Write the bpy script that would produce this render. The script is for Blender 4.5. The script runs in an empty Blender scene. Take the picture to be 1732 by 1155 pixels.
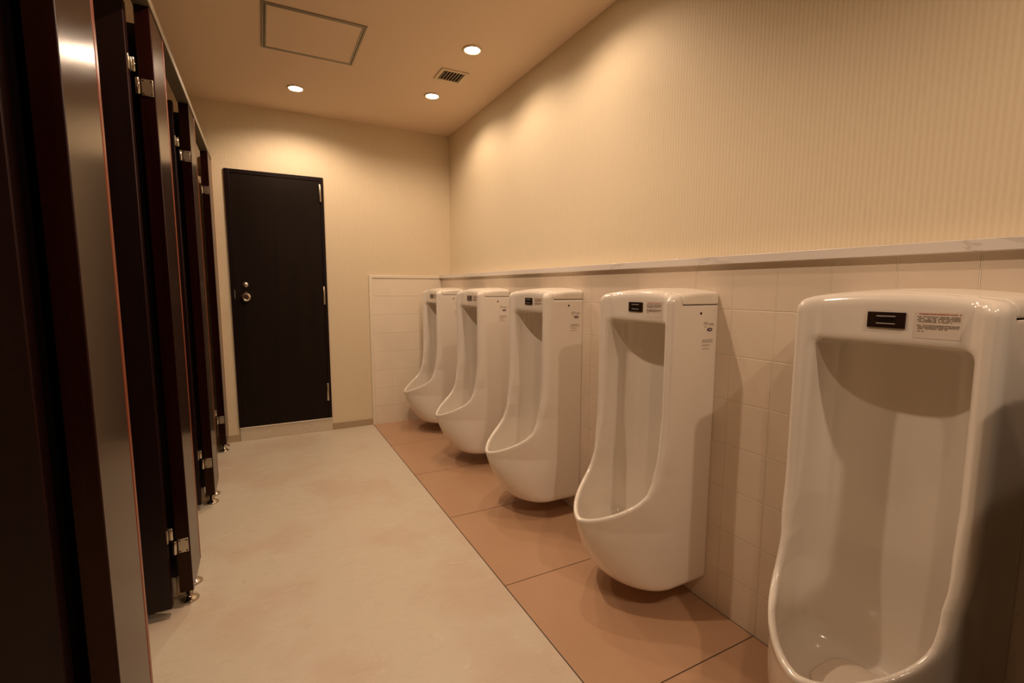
import bpy, bmesh, math, random
import numpy as np
from mathutils import Vector, Matrix
random.seed(7)
col = bpy.context.scene.collection
sc = bpy.context.scene

# ------------------------------------------------------------------ dimensions (metres)
XL, XW, YB, H = 1.351, 1.434, 3.900, 2.362      # tiled lining face, upper right wall, back wall, ceiling
XF = 0.752                                      # edge between vinyl and floor tiles
XS = -0.265                                     # corridor face of the stall fronts
XLEFT, YF = -1.55, -1.9
CZ = 1.1132

# ------------------------------------------------------------------ helpers
def link(name, bm, mats, parent=None, smooth=False):
    me = bpy.data.meshes.new(name)
    bmesh.ops.recalc_face_normals(bm, faces=bm.faces[:])
    bm.to_mesh(me); bm.free()
    for m in (mats if isinstance(mats, (list, tuple)) else [mats]): me.materials.append(m)
    if smooth:
        for p in me.polygons: p.use_smooth = True
    o = bpy.data.objects.new(name, me); col.objects.link(o)
    if parent: o.parent = parent
    return o
def empty(name, loc=(0, 0, 0)):
    o = bpy.data.objects.new(name, None); col.objects.link(o); o.location = loc; o.empty_display_size = .05
    return o
def tag(o, label=None, cat=None, group=None, kind=None):
    if label: o['label'] = label
    if cat: o['category'] = cat
    if group: o['group'] = group
    if kind: o['kind'] = kind
    return o
def box(bm, a, b, bev=0, seg=2, mi=0):
    x0, y0, z0 = a; x1, y1, z1 = b
    r = bmesh.ops.create_cube(bm, size=1)
    vs = r['verts']
    for v in vs: v.co = Vector(((x0+x1)/2+v.co.x*(x1-x0), (y0+y1)/2+v.co.y*(y1-y0), (z0+z1)/2+v.co.z*(z1-z0)))
    fs = list({f for v in vs for f in v.link_faces})
    for f in fs: f.material_index = mi
    if bev:
        es = list({e for v in vs for e in v.link_edges})
        r2 = bmesh.ops.bevel(bm, geom=es, offset=bev, segments=seg, affect='EDGES', profile=.5)
        for f in r2['faces']: f.material_index = mi; f.smooth = True
    return fs
def lathe(bm, prof, c=(0, 0, 0), axis='z', n=32, mi=0):
    """prof: list of (radius, height) pairs turned about axis through c"""
    rings = []
    for r, h in prof:
        ring = []
        for i in range(n):
            a = 2*math.pi*i/n; p, q = r*math.cos(a), r*math.sin(a)
            co = {'z': (p, q, h), 'y': (p, h, q), 'x': (h, p, q)}[axis]
            ring.append(bm.verts.new((c[0]+co[0], c[1]+co[1], c[2]+co[2])))
        rings.append(ring)
    for k in range(len(rings)-1):
        for i in range(n):
            f = bm.faces.new((rings[k][i], rings[k][(i+1) % n], rings[k+1][(i+1) % n], rings[k+1][i]))
            f.smooth = True; f.material_index = mi
    for ring in (rings[0], rings[-1]):
        f = bm.faces.new(ring); f.material_index = mi
def bx(name, a, b, mat, parent=None, bev=0, **k):
    bm = bmesh.new(); box(bm, a, b, bev, **k); return link(name, bm, mat, parent)

# ------------------------------------------------------------------ materials
def mat(name, colr=(.8, .8, .8), rough=.5, metal=0., spec=.5, coat=0., coat_r=.05, emit=None, es=0):
    m = bpy.data.materials.new(name); m.use_nodes = True
    b = m.node_tree.nodes['Principled BSDF']
    b.inputs['Base Color'].default_value = (*colr, 1); b.inputs['Roughness'].default_value = rough
    b.inputs['Metallic'].default_value = metal; b.inputs['Specular IOR Level'].default_value = spec
    b.inputs['Coat Weight'].default_value = coat; b.inputs['Coat Roughness'].default_value = coat_r
    if emit: b.inputs['Emission Color'].default_value = (*emit, 1); b.inputs['Emission Strength'].default_value = es
    return m
class G:
    def __init__(s, m):
        s.t = m.node_tree; s.b = s.t.nodes['Principled BSDF']
        s.xyz = s.n('ShaderNodeNewGeometry').outputs['Position']
        sp = s.n('ShaderNodeSeparateXYZ'); s.l(s.xyz, sp.inputs[0]); s.X, s.Y, s.Z = sp.outputs
    def n(s, k, **kw):
        o = s.t.nodes.new(k)
        for a, v in kw.items(): setattr(o, a, v)
        return o
    def l(s, a, b): s.t.links.new(a, b)
    def m(s, op, a, b=None, c=None):
        o = s.n('ShaderNodeMath', operation=op)
        for i, v in enumerate((a, b, c)):
            if v is None: continue
            if hasattr(v, 'node'): s.l(v, o.inputs[i])
            else: o.inputs[i].default_value = v
        return o.outputs[0]
    def line(s, u, period, off, half):
        """1 on a joint line repeated every period, 0 elsewhere"""
        f = s.m('FRACT', s.m('ADD', s.m('DIVIDE', s.m('SUBTRACT', u, off), period), 100.5))
        d = s.m('MULTIPLY', s.m('ABSOLUTE', s.m('SUBTRACT', f, .5)), period)
        mr = s.n('ShaderNodeMapRange', interpolation_type='SMOOTHSTEP')
        s.l(d, mr.inputs[0]); mr.inputs[1].default_value = half*.4; mr.inputs[2].default_value = half*1.3
        mr.inputs[3].default_value = 1; mr.inputs[4].default_value = 0
        return mr.outputs[0]
    def noise(s, scale, detail=3, rough=.5, stretch=(1, 1, 1), dist=0):
        v = s.n('ShaderNodeVectorMath', operation='MULTIPLY'); s.l(s.xyz, v.inputs[0]); v.inputs[1].default_value = stretch
        o = s.n('ShaderNodeTexNoise'); s.l(v.outputs[0], o.inputs['Vector'])
        o.inputs['Scale'].default_value = scale; o.inputs['Detail'].default_value = detail
        o.inputs['Roughness'].default_value = rough; o.inputs['Distortion'].default_value = dist
        return o.outputs[0]
    def rng(s, v, a, b, c=0., d=1., smooth=True):
        mr = s.n('ShaderNodeMapRange', interpolation_type='SMOOTHSTEP' if smooth else 'LINEAR')
        s.l(v, mr.inputs[0])
        for i, q in enumerate((a, b, c, d)): mr.inputs[i+1].default_value = q
        return mr.outputs[0]
    def mix(s, f, a, b):
        o = s.n('ShaderNodeMix', data_type='RGBA')
        if hasattr(f, 'node'): s.l(f, o.inputs[0])
        else: o.inputs[0].default_value = f
        for i, v in ((6, a), (7, b)):
            if hasattr(v, 'node'): s.l(v, o.inputs[i])
            else: o.inputs[i].default_value = (*v, 1)
        return o.outputs[2]
    def bump(s, h, dist, strength=1.):
        o = s.n('ShaderNodeBump'); s.l(h, o.inputs['Height']); o.inputs['Distance'].default_value = dist
        o.inputs['Strength'].default_value = strength; s.l(o.outputs[0], s.b.inputs['Normal'])
    def color(s, c): s.l(c, s.b.inputs['Base Color'])

def wallpaper(name, axis):
    m = mat(name, (.72, .60, .42), .62, spec=.35); g = G(m)
    u = g.Y if axis == 'y' else g.X
    w = g.m('SINE', g.m('MULTIPLY', u, 2*math.pi/.0135))
    fine = g.noise(60, 3, .6, (1, 1, .25) )
    s = g.rng(w, -.5, .5, 0, 1)
    fac = g.m('MULTIPLY', s, g.rng(fine, .3, .7, .5, 1.))
    g.color(g.mix(fac, (.735, .625, .445), (.685, .57, .395)))
    weave = g.noise(420, 2, .5)
    g.bump(g.m('ADD', g.m('MULTIPLY', s, -.6), g.m('MULTIPLY', weave, .5)), .0006, .6)
    return m
def tiles(name, axis, off, colr, grout, period=.15, zoff=1.045, half=.0016, vert=1.):
    m = mat(name, colr, .28, spec=.45); g = G(m)
    u = {'x': g.X, 'y': g.Y}[axis]
    j = g.m('MAXIMUM', g.m('MULTIPLY', g.line(u, period, off, half), vert), g.line(g.Z, .1498, zoff, half))
    n = g.noise(3, 2); rib = g.noise(26, 2, .5, (1, 1, .12))
    base = g.mix(g.rng(n, .3, .7), colr, tuple(c*.93 for c in colr))
    g.color(g.mix(g.m('MULTIPLY', j, .8), base, grout))
    hgt = g.m('ADD', g.m('MULTIPLY', j, -1.), g.m('MULTIPLY', rib, .5))
    g.bump(hgt, .002, 1.)
    g.l(g.rng(j, 0, 1, .26, .7), g.b.inputs['Roughness'])
    return m
def vinyl():
    m = mat('beige_vinyl', (.6, .5, .38), .42, spec=.4); g = G(m)
    big = g.noise(2.1, 3, .55); st = g.noise(16, 5, .7, (1.0, 2.2, 1), .8); spk = g.noise(70, 4, .6, (1, 1.6, 1))
    c = g.mix(g.rng(big, .46, .62), (.61, .535, .42), (.58, .47, .36))
    c = g.mix(g.rng(st, .52, .78, 0, .45), c, (.46, .385, .28))
    c = g.mix(g.rng(g.noise(9, 4, .7, (1, 2.6, 1), 1.2), .56, .72, 0, .5), c, (.70, .63, .51))
    c = g.mix(g.rng(spk, .6, .75, 0, .3), c, (.42, .34, .25))
    j = g.m('MAXIMUM', g.line(g.X, .5, .252, .0012), g.line(g.Y, .5, .35, .0012))
    c = g.mix(g.m('MULTIPLY', j, .06), c, (.35, .27, .2))
    g.color(c); g.l(g.rng(st, .3, .8, .34, .5), g.b.inputs['Roughness'])
    g.bump(spk, .0006, .3)
    return m
def floor_tile():
    m = mat('tan_floor_tile', (.47, .27, .145), .33, spec=.45); g = G(m)
    j = g.m('MAXIMUM', g.line(g.Y, .6, 1.5006, .0022), g.m('MAXIMUM', g.line(g.X, 6.0, XF+.002, .0030), g.line(g.X, 6.0, XL-.001, .0022)))
    n = g.noise(2.5, 3); f = g.noise(160, 2)
    c = g.mix(g.rng(n, .3, .7), (.50, .305, .185), (.46, .278, .165))
    c = g.mix(g.rng(f, .4, .8, 0, .15), c, (.35, .2, .11))
    g.color(g.mix(j, c, (.06, .035, .02)))
    g.bump(g.m('MULTIPLY', j, -1.), .001, .6)
    return m
def marble(name, c1, c2):
    m = mat(name, c1, .2, spec=.5); g = G(m)
    v = g.noise(3.2, 6, .62, (1, 1, 2.5), 1.6)
    band = g.m('ABSOLUTE', g.m('SUBTRACT', v, .5))
    f = g.rng(band, 0, .035, 1, 0)
    msk = g.rng(g.noise(2.0, 2), .42, .62)
    g.color(g.mix(g.m('MULTIPLY', g.m('MULTIPLY', f, msk), .75), c1, c2))
    return m
def laminate(name, c, c2, r=.12, sp=.55):
    m = mat(name, c, r, spec=sp); g = G(m)
    gr = g.noise(30, 4, .6, (1, 1, .04))
    g.color(g.mix(g.rng(gr, .35, .7), c, c2))
    return m
M = {}
M['paper_r'] = wallpaper('striped_wallpaper_side', 'y'); M['paper_b'] = wallpaper('striped_wallpaper_end', 'x')
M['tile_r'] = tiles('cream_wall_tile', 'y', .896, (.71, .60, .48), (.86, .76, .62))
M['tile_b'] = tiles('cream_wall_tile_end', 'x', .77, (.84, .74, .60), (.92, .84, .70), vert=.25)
M['vinyl'] = vinyl(); M['ftile'] = floor_tile()
M['ceil'] = mat('ceiling_paint', (.78, .62, .455), .8, spec=.2)
_g = G(M['ceil']); _g.bump(_g.noise(140, 3), .0008, .35)
M['marble'] = marble('white_marble', (.74, .68, .62), (.36, .30, .26))
M['stone'] = marble('beige_stone', (.60, .52, .40), (.52, .445, .34))
M['white'] = mat('white_trim', (.80, .72, .58), .35)
M['base'] = mat('baseboard_vinyl', (.42, .31, .2), .5)
M['lam'] = laminate('dark_laminate', (.014, .0026, .0022), (.009, .0015, .0015), .21, .28)
M['lam'].node_tree.nodes['Principled BSDF'].inputs['Specular Tint'].default_value = (1, .70, .42, 1)
M['lam_in'] = laminate('dark_laminate_dull', (.011, .0018, .0016), (.007, .001, .001), .38, .35)
M['edge'] = mat('edge_banding', (.20, .038, .010), .3, spec=.35)
M['edge2'] = mat('dark_edge_banding', (.025, .006, .005), .6, spec=.15)
M['door'] = laminate('black_brown_door', (.011, .0055, .003), (.008, .004, .0022), .45, .16)
M['dframe'] = mat('door_frame_dark', (.008, .0028, .0025), .4, spec=.2)
M['alu'] = mat('brushed_aluminium', (.62, .56, .46), .35, metal=1.)
M['alu_dull'] = mat('grey_aluminium', (.30, .26, .19), .45, metal=.6)
M['chrome'] = mat('chrome', (.62, .57, .50), .12, metal=1.)
M['steel'] = mat('stainless_steel', (.62, .56, .46), .3, metal=1.)
M['brass'] = mat('pale_brass', (.75, .58, .28), .18, metal=1.)
M['cer'] = mat('white_glazed_ceramic', (.78, .715, .63), .14, spec=.5, coat=.6, coat_r=.03)
M['lid'] = mat('white_plastic_cover', (.78, .715, .62), .25)
M['bezel'] = mat('pale_bezel', (.62, .58, .56), .3)
M['black'] = mat('black_plastic', (.012, .008, .006), .2)
M['bronze'] = mat('dark_bronze_plate', (.05, .028, .018), .22, metal=.6)
M['ink'] = mat('grey_print', (.20, .15, .11), .5)
M['ink_soft'] = mat('faded_grey_print', (.36, .29, .22), .5)
M['red'] = mat('red_print', (.50, .10, .06), .5)
M['yel'] = mat('yellow_print', (.42, .33, .08), .5)
M['blue'] = mat('blue_oval_print', (.08, .05, .10), .35)
M['pap'] = mat('label_paper', (.70, .61, .52), .4)
M['cover'] = mat('drain_cover_ceramic', (.80, .70, .60), .2)
M['slot'] = mat('vent_dark', (.012, .006, .003), .9)
M['vent'] = mat('vent_white', (.72, .60, .42), .45)
M['lamp'] = mat('lamp_glass', (1, .95, .85), .4, emit=(1., .86, .62), es=28)
M['rear'] = mat('dark_rear_wall', (.08, .05, .03), .6)

# ------------------------------------------------------------------ room shell
def struct(name, a, b, m, **k):
    return tag(bx(name, a, b, m, **k), kind='structure')
T = .1
tag(struct('floor', (XLEFT, YF, -T), (XF, YB, 0), M['vinyl']), 'mottled beige vinyl floor of the corridor')
tag(struct('floor_tiles', (XF, YF, -T), (XW, YB, 0), M['ftile']), 'strip of tan floor tiles under the urinals')
struct('ceiling', (XLEFT-T, YF-T, H), (XW+T, YB+T, H+T), M['ceil'])
struct('wall_back', (XLEFT-T, YB, -T), (XW+T, YB+T, H), M['paper_b'])
struct('wall_right', (XW, YF-T, -T), (XW+T, YB, H), M['paper_r'])
struct('wall_left', (XLEFT-T, YF-T, -T), (XLEFT, YB, H), M['paper_r'])
struct('wall_front', (XLEFT, YF-T, -T), (XW, YF, H), M['rear'])
# tiled lining wall along the urinals and its marble ledge
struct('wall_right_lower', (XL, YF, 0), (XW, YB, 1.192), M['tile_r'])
tag(struct('trim_1', (XL-.019, YF, 1.192), (XW, YB, 1.218), M['marble'], bev=.0015), 'white marble ledge with grey veins on the tiled lining')
# tile panel on the back wall with white trim
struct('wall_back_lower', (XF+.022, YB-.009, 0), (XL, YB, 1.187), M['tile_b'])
bm = bmesh.new(); box(bm, (XF-.001, YB-.014, .0), (XF+.022, YB, 1.213), .002); box(bm, (XF+.022, YB-.014, 1.189), (XL-.0195, YB, 1.213), .002)
tag(link('trim_2', bm, M['white']), 'slim white edging round the tiled panel', kind='structure')
struct('baseboard_back', (.4415, YB-.008, 0), (XF-.001, YB, .052), M['base'], bev=.0015)
struct('baseboard_left', (XS-.1, YB-.008, 0), (-.197, YB, .052), M['base'], bev=.0015)

# ------------------------------------------------------------------ service door in the back wall
d = empty('door_1', (.122, YB, 0)); tag(d, 'flat blackish brown service door in the back wall', kind='structure')
def rel(o, root):
    o.location = (-root.location.x, -root.location.y, -root.location.z); return o
DX0, DX1, DZ0, DZ1 = -.195, .4396, .100, 1.9225
bm = bmesh.new()
box(bm, (DX0, YB-.012, DZ0), (DX0+.030, YB-.0005, DZ1), .0015); box(bm, (DX1-.024, YB-.012, DZ0), (DX1, YB-.0005, DZ1), .0015)
box(bm, (DX0+.030, YB-.012, DZ1-.028), (DX1-.024, YB-.0005, DZ1), .0015)
rel(link('door_frame', bm, M['dframe'], d), d)
rel(bx('door_leaf', (DX0+.0302, YB-.008, DZ0+.0005), (DX1-.0242, YB-.0005, DZ1-.0282), M['door'], d, bev=.001), d)
for z0, z1 in ((1.745, 1.872), (.985, 1.120), (.240, .376)):
    bm = bmesh.new(); lathe(bm, [(.0075, 0), (.0090, .003), (.0090, z1-z0-.003), (.0075, z1-z0)], (DX1-.0255, YB-.0145, z0), n=14)
    tag(rel(link('hinge', bm, M['steel'], d), d), 'grey steel hinge barrel')
kx, kz = -.1035, 1.045
bm = bmesh.new()
lathe(bm, [(.033, -.0), (.033, -.004), (.030, -.007), (.014, -.009), (.012, -.026)], (kx, YB-.008, kz), 'y', 28)
rel(link('knob_rose', bm, M['brass'], d), d)
bm = bmesh.new()
lathe(bm, [(.013, -.024), (.026, -.030), (.0335, -.042), (.034, -.052), (.030, -.062), (.019, -.068), (.0175, -.066), (.003, -.066)], (kx, YB-.008, kz), 'y', 12)
for f in bm.faces: f.smooth = False
tag(rel(link('door_knob', bm, M['chrome'], d), d), 'round faceted metal knob')
bm = bmesh.new(); lathe(bm, [(.0185, 0), (.0185, -.004), (.016, -.007), (.002, -.008)], (kx, YB-.008, 1.131), 'y', 24)
box(bm, (kx-.012, YB-.026, 1.1275), (kx+.012, YB-.014, 1.1345), .001)
rel(link('thumb_turn', bm, M['steel'], d), d)
rel(bx('strike_plate', (DX0+.021, YB-.0135, 1.035), (DX0+.0255, YB-.0118, 1.095), M['alu_dull'], d), d)
bm = bmesh.new(); box(bm, (-.190, YB-.012, 0), (.4396, YB-.0005, .094), .001)
st = link('trim_3', bm, M['stone']); tag(st, 'beige stone riser below the service door', kind='structure')
tag(bx('trim_4', (-.190, YB-.018, .094), (.4396, YB-.0005, .0995), M['white'], bev=.001), 'thin pale sill on top of the stone riser', kind='structure')

# ------------------------------------------------------------------ urinals (distance-field body, meshed with surface nets)
W = .190
def smax(a, b, k):
    h = np.maximum(k-np.abs(a-b), 0)/np.maximum(k, 1e-9)
    return np.maximum(a, b)+h*h*k*.25
RZ = np.array([.26, .320, .345, .370, .398, .430, .470, .520, .59, .68, 1.2]); RD = np.array([.530, .430, .385, .338, .290, .257, .2375, .226, .2185, .216, .216])
DZ = np.array([.05, .085, .12, .17, .25, .335, .40, 1.2]); DD = np.array([.27, .300, .330, .362, .400, .432, .448, .456])
_zg = np.arange(-.1, 1.3, .002)
def _soft(zt, vt, sig):
    t = np.interp(_zg, zt, vt); n = int(sig*4/.002); k = np.exp(-.5*(np.arange(-n, n+1)*.002/sig)**2); k /= k.sum()
    return np.convolve(np.pad(t, n, mode='edge'), k, 'valid')
DG, RG = _soft(DZ, DD, .022), _soft(RZ, RD, .007)
def outer(d, v, z):
    av = np.abs(v); D = np.interp(z, _zg, DG); R = np.interp(z, _zg, RG)
    p = np.interp(z, [.12, .30, .50, .60], [2.1, 1.58, 1.65, 2.2]); ds = np.interp(z, [.12, .3, .5, .6], [.15, .135, .135, .165])
    Wz = W
    t = np.clip((d-ds)/(D-ds), 0, None)
    a1 = (((av/Wz)**p+t**p)**(1/p)-1)*Wz
    s = np.interp(z, [.3, .335, .45, .52, .6], [1.8, 1.8, 1.0, .4, 0]); cr = np.interp(z, [.52, .70], [0, .028]); u = np.clip((.178-av)/.048, 0, 1)
    a2 = (d-(R-cr*u*u*(3-2*u)))/np.sqrt(1+s*s)
    k = np.interp(z, [.40, .62], [.010, .040])
    o = smax(a1, a2, k)
    zt = 1.115-.015*np.clip(d/.23, 0, 2)**2-.015*(av/W)**2
    o = smax(o, z-zt, np.interp(d, [.1, .2], [.014, .028]))
    o = smax(o, .082-z, .026)
    return o
def cavity(d, v, z):
    av = np.abs(v); D = np.interp(z, _zg, DG)-.021
    Wi = np.interp(z, [.2, .42, .60, 1.0], [W-.022, W-.018, .151, .146])
    dc, db = .165, .070; p = np.interp(z, [.30, .50, .60], [1.6, 1.7, 2.5]); dsf = np.interp(z, [.12, .3, .5, .6], [.15, .125, .125, .150])
    pb = 2.5
    t = np.where(d < dc, (dc-d)/(dc-db), 0); tf = np.clip((d-dsf)/(D-dsf), 0, None)
    c = np.maximum((((av/Wi)**p+tf**p)**(1/p)-1)*.12, (((av/Wi)**pb+t**pb)**(1/pb)-1)*.12)
    c = smax(c, z-.996-.03*np.clip(.2-d, 0, .2), .022)
    c = smax(c, .200-z, .06)
    return c
def body(d, v, z):
    b = smax(outer(d, v, z), -cavity(d, v, z), .013)
    b = np.maximum(b, -np.maximum(d-.1665, 1.0585-z))
    return np.maximum(b, -d)
def cover(d, v, z):
    b = smax(outer(d, v, z), smax(d-.1645, 1.0612-z, .003), .003)
    return np.maximum(b, -d)
def nets(fn, lo, hi, h):
    ax = [np.arange(lo[i]-h*.37, hi[i]+h, h) for i in range(3)]
    D_, V_, Z_ = np.meshgrid(*ax, indexing='ij')
    F = fn(D_, V_, Z_).astype(np.float64); del D_, V_, Z_
    s = F < 0; nx, ny, nz = F.shape; cn = (nx-1, ny-1, nz-1)
    acc = np.zeros(cn+(3,)); cnt = np.zeros(cn)
    def sl(o): return tuple(slice(o[i], o[i]+cn[i]) for i in range(3))
    for a in range(3):
        o1, o2 = [x for x in range(3) if x != a]
        for p in (0, 1):
            for q in (0, 1):
                b0 = [0, 0, 0]; b0[o1] = p; b0[o2] = q; b1 = list(b0); b1[a] = 1
                f0, f1 = F[sl(b0)], F[sl(b1)]; cross = (f0 < 0) != (f1 < 0)
                t = np.where(cross, f0/np.where(cross, f0-f1, 1), 0)
                cnt += cross
                acc[..., a] += np.where(cross, t, 0)
                acc[..., o1] += np.where(cross, p, 0); acc[..., o2] += np.where(cross, q, 0)
    m = cnt > 0; idx = -np.ones(cn, int); idx[m] = np.arange(m.sum())
    ijk = np.argwhere(m); P = (ijk+acc[m]/cnt[m][:, None])*h+np.array([a[0] for a in ax])
    Q = []
    for a in range(3):
        o1, o2 = [x for x in range(3) if x != a]
        A = [slice(None)]*3; B = [slice(None)]*3; A[a] = slice(0, -1); B[a] = slice(1, None)
        for o in (o1, o2): A[o] = slice(1, -1); B[o] = slice(1, -1)
        s0, s1 = s[tuple(A)], s[tuple(B)]; e = np.argwhere(s0 != s1)
        flip = s0[tuple(e.T)]
        e = e.copy(); e[:, o1] += 1; e[:, o2] += 1
        def at(p, q):
            c = e.copy(); c[:, o1] -= p; c[:, o2] -= q; return idx[tuple(c.T)]
        quad = np.stack([at(0, 0), at(1, 0), at(1, 1), at(0, 1)], 1)
        if a == 1: flip = ~flip
        quad = np.where(flip[:, None], quad, quad[:, ::-1]); Q.append(quad)
    return P, np.concatenate(Q)
def relax(P, Q, it):
    E_ = np.concatenate([Q[:, [0, 1]], Q[:, [1, 2]], Q[:, [2, 3]], Q[:, [3, 0]]]); E_ = np.concatenate([E_, E_[:, ::-1]])
    c = np.bincount(E_[:, 0], minlength=len(P))[:, None]
    for i in range(it):
        for lam in (.5, -.52):
            A = np.stack([np.bincount(E_[:, 0], P[E_[:, 1], k], len(P)) for k in range(3)], 1)/np.maximum(c, 1)
            P = P+lam*(A-P)
    return P
def np_mesh(name, P, Q, m, parent):
    me = bpy.data.meshes.new(name)
    me.vertices.add(len(P)); me.vertices.foreach_set('co', P.astype(np.float32).ravel())
    me.loops.add(Q.size); me.loops.foreach_set('vertex_index', Q.astype(np.int32).ravel())
    me.polygons.add(len(Q)); me.polygons.foreach_set('loop_start', np.arange(0, Q.size, 4, dtype=np.int32))
    me.update(calc_edges=True); me.validate()
    me.polygons.foreach_set('use_smooth', np.ones(len(me.polygons), bool)); me.materials.append(m)
    o = bpy.data.objects.new(name, me); col.objects.link(o); o.parent = parent
    return o
def loc(P):      # (depth from the wall, sideways, height) -> urinal space (x, y, z); wall at x = 0
    return np.stack([-P[:, 0], P[:, 1], P[:, 2]], 1)
def root_find(f, a, b):
    fa = f(a)
    for _ in range(30):
        c = (a+b)/2
        if (f(c) < 0) == (fa < 0): a = c
        else: b = c
    return (a+b)/2
def front(v, z): return root_find(lambda d: float(outer(np.array(d), np.array(v), np.array(z))), .12, .30)
def flank(dd, z): return -root_find(lambda q: float(outer(np.array(dd), np.array(q), np.array(z))), .10, .25)
def patch_front(bm, v0, v1, z0, z1, off0, off1, n=1):
    us = [v0+(v1-v0)*i/n for i in range(n+1)]
    g = [[[bm.verts.new((-(front(u, z)+o), u, z)) for z in (z0, z1)] for u in us] for o in (off0, off1)]
    for i in range(n):
        bm.faces.new((g[1][i][0], g[1][i+1][0], g[1][i+1][1], g[1][i][1])); bm.faces.new((g[0][i][0], g[0][i][1], g[0][i+1][1], g[0][i+1][0]))
        for k in (0, 1): bm.faces.new((g[0][i][k], g[0][i+1][k], g[1][i+1][k], g[1][i][k]))
    for i in (0, n): bm.faces.new((g[0][i][0], g[0][i][1], g[1][i][1], g[1][i][0]))
def patch_side(bm, d0, d1, z0, z1, off=.0006):
    vs = []
    for o in (-.0006, off):
        vs.append([bm.verts.new((-dd, flank(dd, z)-o, z)) for dd, z in ((d0, z0), (d1, z0), (d1, z1), (d0, z1))])
    a, b = vs
    bm.faces.new(a); bm.faces.new(b[::-1])
    for i in range(4): bm.faces.new((a[i], a[(i+1) % 4], b[(i+1) % 4], b[i]))

def make_urinal():
    r = empty('urinal', (XL-.0005, 0, 0))
    P, Q = nets(body, (-.006, -.205, .07), (.46, .205, 1.13), .0045)
    o = np_mesh('bowl', relax(loc(P), Q, 2), Q, M['cer'], r)
    P, Q = nets(cover, (-.006, -.205, 1.05), (.18, .205, 1.13), .0035)
    np_mesh('top_cover', relax(loc(P), Q, 1), Q, M['lid'], r)
    # sensor
    bm = bmesh.new(); patch_front(bm, -.0345, .0345, 1.032, 1.065, -.002, .0030, 4); sp = link('sensor_plate', bm, M['bronze'], r)
    f0 = front(0, 1.049)
    bm = bmesh.new(); box(bm, (-(f0+.0042), -.0165, 1.0420), (-(f0+.0015), .0165, 1.0555), .0008)
    link('sensor_window', bm, M['black'], sp)
    bm = bmesh.new()
    for z in (1.0405, 1.0560): box(bm, (-(f0+.0046), -.0170, z), (-(f0+.0015), .0170, z+.0013))
    link('sensor_bezel', bm, M['bezel'], sp)
    # caution label with small print (too small to read)
    bm = bmesh.new(); patch_front(bm, -.1235, -.049, 1.016, 1.069, -.001, .0005, 6); lb = link('caution_label', bm, M['pap'], r)
    rnd = random.Random(3)
    def strokes(rows, red):
        bm = bmesh.new()
        for zt, hgt, va, vb in rows:
            u = va
            while u > vb:
                w = hgt*rnd.uniform(.75, 1.0)
                if rnd.random() < .88:
                    k = rnd.randrange(3)
                    bars = [(u, u-w*.9, zt-hgt*q, zt-hgt*q-.00042) for q in ((.05, .45, .85) if k == 0 else (.2, .7) if k == 1 else (.1, .5))]
                    for a_, b_, c_, d_ in bars: patch_front(bm, b_, a_, d_, c_, 0, .0008)
                    q = rnd.uniform(.2, .6); patch_front(bm, u-w*q-.0004, u-w*q, zt-hgt, zt, 0, .0008)
                    if k: patch_front(bm, u-w*.85, u-w*.85+.0004, zt-hgt, zt, 0, .0008)
                u -= hgt*1.05
        return bm
    link('heading_print', strokes([(1.0655, .0024, -.056, -.119)], 1), M['red'], lb)
    rows = [(1.0600-i*.0033, .0023, -.0535, e) for i, e in enumerate((-.121, -.121, -.120, -.108, ))]
    rows += [(1.0430, .0023, -.0535, -.119), (1.0397, .0023, -.055, -.119), (1.0364, .0023, -.055, -.105), (1.0310, .0020, -.0535, -.066)]
    link('small_print', strokes(rows, 0), M['ink'], lb)
    # marks on the flank
    bm = bmesh.new(); yf = flank(.081, 1.032); lathe(bm, [(.0046, -.0008), (.0046, .0005), (.0036, .0009), (.002, .0003)], (-.081, yf, 1.032), 'y', 16)
    for v in bm.verts: v.co.y = yf-(v.co.y-yf)
    link('screw_cap', bm, M['bronze'], r)
    def side_glyphs(rows, m, name):
        bm = bmesh.new()
        for zt, hgt, da, db in rows:
            u = da
            while u > db:
                w = hgt*rnd.uniform(.6, .95)
                for q in ((.1, .8) if rnd.random() < .5 else (.1, .45, .85)): patch_side(bm, u-w, u, zt-hgt*q-hgt*.14, zt-hgt*q)
                patch_side(bm, u-w*.55, u-w*.4, zt-hgt, zt)
                u -= hgt*1.05
        tag(link(name, bm, m, r))
    side_glyphs([(1.0030, .0035, .066, .044), (.9985, .0032, .066, .020), (.9945, .0028, .040, .018)], M['ink_soft'], 'maker_print')
    side_glyphs([(.9905, .0060, .062, .052)], M['yel'], 'yellow_print')
    side_glyphs([(.9455, .0052, .070, .022), (.9390, .0048, .070, .020), (.9285, .0050, .070, .034), (.9155, .0026, .070, .036)], M['ink_soft'], 'model_print')
    bm = bmesh.new(); vs = []
    cz, cd = .9775, .037
    for o in (-.0006, .0007):
        vs.append([bm.verts.new((-(cd+.0128*math.cos(a)), flank(cd+.0128*math.cos(a), cz)-o, cz+.0062*math.sin(a))) for a in [2*math.pi*i/28 for i in range(28)]])
    bm.faces.new(vs[0]); bm.faces.new(vs[1][::-1])
    for i in range(28): bm.faces.new((vs[0][i], vs[0][(i+1) % 28], vs[1][(i+1) % 28], vs[1][i]))
    ov = link('oval_emblem', bm, M['blue'], r)
    bm = bmesh.new()
    for k in range(4): patch_side(bm, cd-.0060+k*.0033-.0006, cd-.0060+k*.0033+.0014, cz-.0016, cz+.0016, .0011)
    link('emblem_print', bm, M['pap'], ov)
    # drain cover lying on the bowl floor
    bm = bmesh.new(); top = []; n = 40
    zc = lambda dd, vv: root_find(lambda q: float(cavity(np.array(dd), np.array(vv), np.array(q))), .10, .36)
    cd, rr = .190, .072
    pts = []
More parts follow.
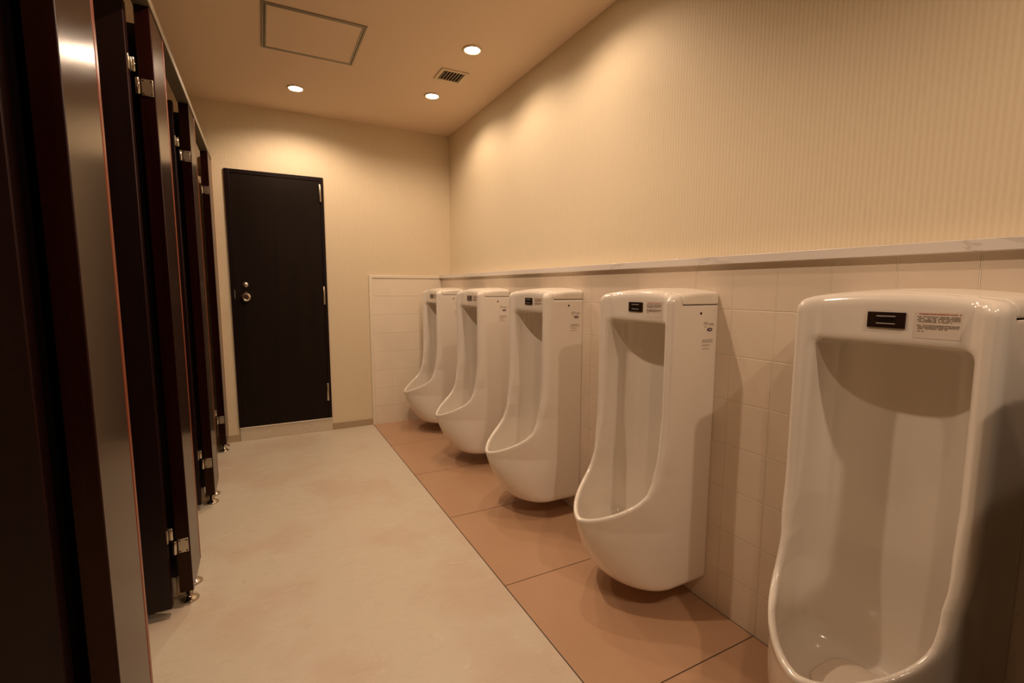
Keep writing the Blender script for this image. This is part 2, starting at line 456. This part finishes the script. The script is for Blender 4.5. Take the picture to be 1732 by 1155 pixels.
    for i in range(n):
        a = 2*math.pi*i/n; c, s = math.cos(a), math.sin(a)
        e = (abs(c)**3.5+abs(s)**3.5)**(-1/3.5)
        pts.append((cd+rr*c*e*1.1, rr*s*e))
    zz = max(zc(cd, 0), .0)
    lo = [bm.verts.new((-x, y, zc(x, y)-.002)) for x, y in pts]; mid = [bm.verts.new((-x, y, zc(x, y)+.006)) for x, y in pts]
    hi = [bm.verts.new((-(cd+(x-cd)*.93), y*.93, zc(cd+(x-cd)*.93, y*.93)+.009)) for x, y in pts]
    cc = [bm.verts.new((-(cd+(x-cd)*.5), y*.5, zc(cd+(x-cd)*.5, y*.5)+.012)) for x, y in pts]
    for A, B in ((lo, mid), (mid, hi), (hi, cc)):
        for i in range(n):
            f = bm.faces.new((A[i], A[(i+1) % n], B[(i+1) % n], B[i])); f.smooth = True
    bm.faces.new(cc); bm.faces.new(lo)
    link('drain_cover', bm, M['cover'], r)
    return r
def copy_tree(o, parent=None):
    c = o.copy(); col.objects.link(c); c.parent = parent
    for ch in list(o.children): copy_tree(ch, c)
    return c
U_LABELS = ['white ceramic wall urinal beside the tiled end panel, fifth and last in the row',
            'white ceramic wall urinal standing second from the tiled end panel',
            'white ceramic wall urinal in the middle of the row of five',
            'white ceramic wall urinal fourth from the tiled end panel, its whole shape visible',
            'largest looking white wall urinal, facing us, with readable-size caution label and dark shaded flank']
proto = make_urinal()
for i, lb in enumerate(U_LABELS):
    u = proto if i == 0 else copy_tree(proto)
    u.location = (XL-.0005, .525+.763*(4-i), 0)
    tag(u, lb, 'urinal', 'white wall urinals along the tiled lining')

# ------------------------------------------------------------------ toilet stall fronts
TH = .040; X1 = XS; X0 = XS-TH
PY = [1.035, 1.903, 2.775, 3.662]; PWD = .207; ZB, ZT = .058, 1.966
names_p = ['closest, its wide face mirroring a lamp', 'second, with both square hinge plates in view', 'third from the camera', 'last, against the end wall']
def make_pilaster():
    r = empty('pilaster', (0, 0, 0))
    bm = bmesh.new(); box(bm, (X0, 0, ZB), (X1, PWD, ZT))
    es = [e for e in bm.edges if abs(e.verts[0].co.z-e.verts[1].co.z) > 1 and e.verts[0].co.x > X1-.001]
    for e in es: e.tag = False
    far = [e for e in es if e.verts[0].co.y > .1]; near = [e for e in es if e.verts[0].co.y < .1]
    b = bmesh.ops.bevel(bm, geom=far, offset=.003, segments=3, affect='EDGES', profile=.5)
    for f in b['faces']: f.material_index = 1; f.smooth = True
    b = bmesh.ops.bevel(bm, geom=[e for e in near if e.is_valid], offset=.0022, segments=3, affect='EDGES', profile=.5)
    for f in b['faces']: f.material_index = 2; f.smooth = True
    link('panel', bm, [M['lam'], M['edge'], M['edge2']], r)
    bm = bmesh.new(); box(bm, (X1-.030, PWD-.001, ZB+.001), (X1+.0008, PWD+.021, ZT-.001), .005, 3)
    tag(link('edge_strip', bm, M['edge'], r), 'orange brown edge strip')
    for y in (.050, PWD-.045):
        bm = bmesh.new()
        lathe(bm, [(.030, 0), (.031, .003), (.027, .008), (.017, .014), (.0125, .020), (.0125, ZB+.001)], (XS-.02, y, 0), n=28)
        link('foot', bm, M['chrome'], r)
    for zc, up in ((1.726, 1), (.229, 1)):
        bm = bmesh.new(); box(bm, (X0+.006, -.0030, zc-.0245), (X1-.0045, .0005, zc+.0245), .0010)
        hp = link('hinge_plate', bm, M['steel'], r)
        for sx in (X0+.0105, X1-.0090):
            for sz in (-.019, .019):
                bm = bmesh.new(); lathe(bm, [(.0028, 0), (.0028, -.0010), (.0012, -.0013)], (sx, -.0030, zc+sz), 'y', 12)
                link('screw', bm, M['bronze'], hp)
        bm = bmesh.new(); lathe(bm, [(.0055, -.024), (.0065, -.022), (.0065, .022), (.0055, .024)], (X0-.003, -.0085, zc), n=18)
        link('hinge_barrel', bm, M['chrome'], hp)
    return r
pp = make_pilaster(); pil = []
for i, y in enumerate(PY):
    p = pp if i == 0 else copy_tree(pp)
    p.location = (0, y, 0); tag(p, 'dark maroon laminate post of the stall fronts, '+names_p[i], 'stall post', 'posts of the toilet stall fronts'); pil.append(p)
HR = bmesh.new(); box(HR, (X0-.003, YF+.3, ZT+.0005), (X1+.004, YB-.002, ZT+.030), .002)
tag(link('header_rail', HR, M['hdr'] if 'hdr' in M else M['alu_dull']), 'long slim metal rail running along the tops of the stall posts', 'rail')
# doors standing open inwards, hinged on the far post of each opening
def make_leaf():
    r = empty('stall_door', (0, 0, 0))
    bm = bmesh.new(); box(bm, (-.600, -.034, .036), (0, 0, 1.955))
    es = [e for e in bm.edges if abs(e.verts[0].co.z-e.verts[1].co.z) > 1]
    b = bmesh.ops.bevel(bm, geom=es, offset=.0022, segments=3, affect='EDGES')
    for f in b['faces']: f.material_index = 1; f.smooth = True
    link('leaf', bm, [M['lam_in'], M['edge2']], r)
    for zc in (1.782, .285):
        bm = bmesh.new(); box(bm, (-.004, -.030, zc-.022), (.0030, -.002, zc+.022), .001)
        hp = link('hinge_plate', bm, M['steel'], r)
        bm = bmesh.new(); lathe(bm, [(.0045, -.021), (.0055, -.019), (.0055, .019), (.0045, .021)], (.0085, -.006, zc), n=18)
        link('hinge_barrel', bm, M['chrome'], hp)
    bm = bmesh.new(); box(bm, (-.560, -.044, .95), (-.500, -.0335, 1.02), .003)
    link('latch', bm, M['steel'], r)
    return r
lf = make_leaf()
LL = ['dark stall door standing open before the closest post', 'dark stall door standing open at the second post, its lower corner over the vinyl',
      'dark stall door standing open at the third post', 'dark stall door standing open at the last post by the end wall']
for i, y in enumerate(PY):
    o = lf if i == 0 else copy_tree(lf)
    o.location = (X0-.0165, y-.0150, 0); o.rotation_euler.z = math.radians(-1.0 if i < 3 else 1.5)
    tag(o, LL[i], 'stall door', 'toilet stall doors standing open')
PL = ['dark stall partition behind the closest post', 'dark stall partition behind the second post', 'dark stall partition behind the third post']
for i, y in enumerate(PY[:3]):
    r = empty('stall_partition', (0, y+PWD/2, 0))
    bx('panel', (XLEFT+.003, -.018, .075), (X0-.0005, .018, 1.945), M['lam_in'], r, bev=.002)
    bm = bmesh.new(); lathe(bm, [(.022, 0), (.022, .004), (.013, .010), (.013, .078)], (X0-.03, 0, 0), n=20)
    tag(link('foot', bm, M['vent'], r), 'pale foot under the partition')
    tag(r, PL[i], 'stall partition', 'partitions between the toilet stalls')

# ------------------------------------------------------------------ ceiling fittings
hx0, hx1, hy0, hy1 = .058, .513, 2.492, 2.946
r = empty('ceiling_hatch', ((hx0+hx1)/2, (hy0+hy1)/2, H)); tag(r, 'square access hatch in the ceiling with dull metal frame', 'hatch')
def frame_bm(x0, x1, y0, y1, w, z0, z1, bev=.0008):
    bm = bmesh.new()
    box(bm, (x0, y0, z0), (x0+w, y1, z1), bev); box(bm, (x1-w, y0, z0), (x1, y1, z1), bev)
    box(bm, (x0+w, y0, z0), (x1-w, y0+w, z1), bev); box(bm, (x0+w, y1-w, z0), (x1-w, y1, z1), bev)
    return bm
rel(link('outer_frame', frame_bm(hx0, hx1, hy0, hy1, .010, H-.005, H-.0003), M['alu_dull'], r), r)
rel(link('inner_frame', frame_bm(hx0+.0125, hx1-.0125, hy0+.0125, hy1-.0125, .009, H-.005, H-.0003), M['alu_dull'], r), r)
rel(bx('gap_shade', (hx0+.010, hy0+.010, H-.0012), (hx1-.010, hy1-.010, H-.0003), M['slot'], r), r)  # black sheet standing in for the shade in the groove between the frames
rel(bx('hatch_panel', (hx0+.0215, hy0+.0215, H-.0035), (hx1-.0215, hy1-.0215, H-.0012), M['ceil'], r), r)

vx0, vx1, vy0, vy1 = .972, 1.140, 2.733, 2.893
r = empty('air_vent', ((vx0+vx1)/2, (vy0+vy1)/2, H)); tag(r, 'small square slatted air vent in the ceiling between two lamps', 'vent')
rel(link('vent_frame', frame_bm(vx0, vx1, vy0, vy1, .020, H-.007, H-.0003, .002), M['vent'], r), r)
rel(bx('vent_back', (vx0+.02, vy0+.02, H-.0012), (vx1-.02, vy1-.02, H-.0003), M['slot'], r), r)
for k in range(7):
    x = vx0+.020+(k+.5)*(.128/7)
    bm = bmesh.new(); box(bm, (x-.0012, vy0+.02, H-.0075), (x+.0012, vy1-.02, H-.0012))
    bmesh.ops.rotate(bm, verts=bm.verts[:], cent=(x, 0, H-.004), matrix=Matrix.Rotation(math.radians(28), 3, 'Y'))
    rel(link('slat', bm, M['vent'], r), r)

LC = (1.0, .735, .53)
def downlight(x, y, label, power, seen=True, cone=156, blend=.55):
    r = empty('downlight', (x, y, H))
    bm = bmesh.new(); lathe(bm, [(.052, -.0003), (.053, -.003), (.050, -.006), (.0415, -.006), (.0405, -.0032)], n=40); link('trim_ring', bm, M['vent'], r)
    bm = bmesh.new(); lathe(bm, [(.0405, -.0003), (.0405, -.003), (.030, -.0055), (.004, -.0065)], n=40); link('lamp_lens', bm, M['lamp'], r)
    L = bpy.data.lights.new('downlight_beam', 'SPOT'); L.energy = power; L.color = LC; L.spot_size = math.radians(cone); L.spot_blend = blend
    L.shadow_soft_size = .024
    lo = bpy.data.objects.new('downlight_beam', L); col.objects.link(lo); lo.parent = r; lo.location = (0, 0, -.012)
    tag(r, label, 'downlight', 'round recessed ceiling lamps')
    return r
downlight(.249, 3.439, 'round recessed ceiling lamp near the end wall above the black door side', 21)
downlight(1.049, 3.152, 'round recessed ceiling lamp beyond the air vent, close to the papered side wall', 12)
downlight(1.046, 2.467, 'round recessed ceiling lamp on the near side of the air vent, brightest looking', 11)
downlight(1.046, 1.780, 'round recessed ceiling lamp above the middle of the urinal row', 10.5)
downlight(.249, 1.620, 'round recessed ceiling lamp over the vinyl between hatch and doorway', 33)
downlight(.249, -.200, 'round recessed ceiling lamp over the vinyl behind the camera, beside the stalls', 15)
downlight(.770, -.500, 'round recessed ceiling lamp over the dark rear of the room', 30)

# added screen, out of the picture, that blocks light from the closest urinal's flank
tag(bx('shade_screen', (.885, .165, 0), (XL-.0005, .195, 1.15), M['lam_in'], bev=.003), 'added dark laminate screen, unseen, shading the flank of the closest urinal', 'shade screen')

# ------------------------------------------------------------------ world, camera, view
w = bpy.data.worlds.new('world'); sc.world = w; w.use_nodes = True
w.node_tree.nodes['Background'].inputs[0].default_value = (0, 0, 0, 1)
yaw, pitch, roll, f = .4805, -.1117, .0026, 806.356
fw = Vector((math.sin(yaw)*math.cos(pitch), math.cos(yaw)*math.cos(pitch), math.sin(pitch)))
rt = Vector((math.cos(yaw), -math.sin(yaw), 0)); up = rt.cross(fw)
r2 = math.cos(roll)*rt+math.sin(roll)*up; u2 = -math.sin(roll)*rt+math.cos(roll)*up
cam = bpy.data.cameras.new('camera'); co = bpy.data.objects.new('camera', cam); col.objects.link(co)
mt = Matrix((r2, u2, -fw)).transposed().to_4x4(); mt.translation = Vector((0, 0, CZ)); co.matrix_world = mt
cam.sensor_fit = 'HORIZONTAL'; cam.sensor_width = 36; cam.lens = f/1732*36; cam.clip_start = .02
sc.camera = co
sc.view_settings.view_transform = 'Standard'; sc.view_settings.look = 'None'; sc.view_settings.gamma = 1
sc.view_settings.use_curve_mapping = False; sc.view_settings.exposure = 0.77
sc.cycles.diffuse_bounces = 6; sc.cycles.glossy_bounces = 6; sc.cycles.max_bounces = 12
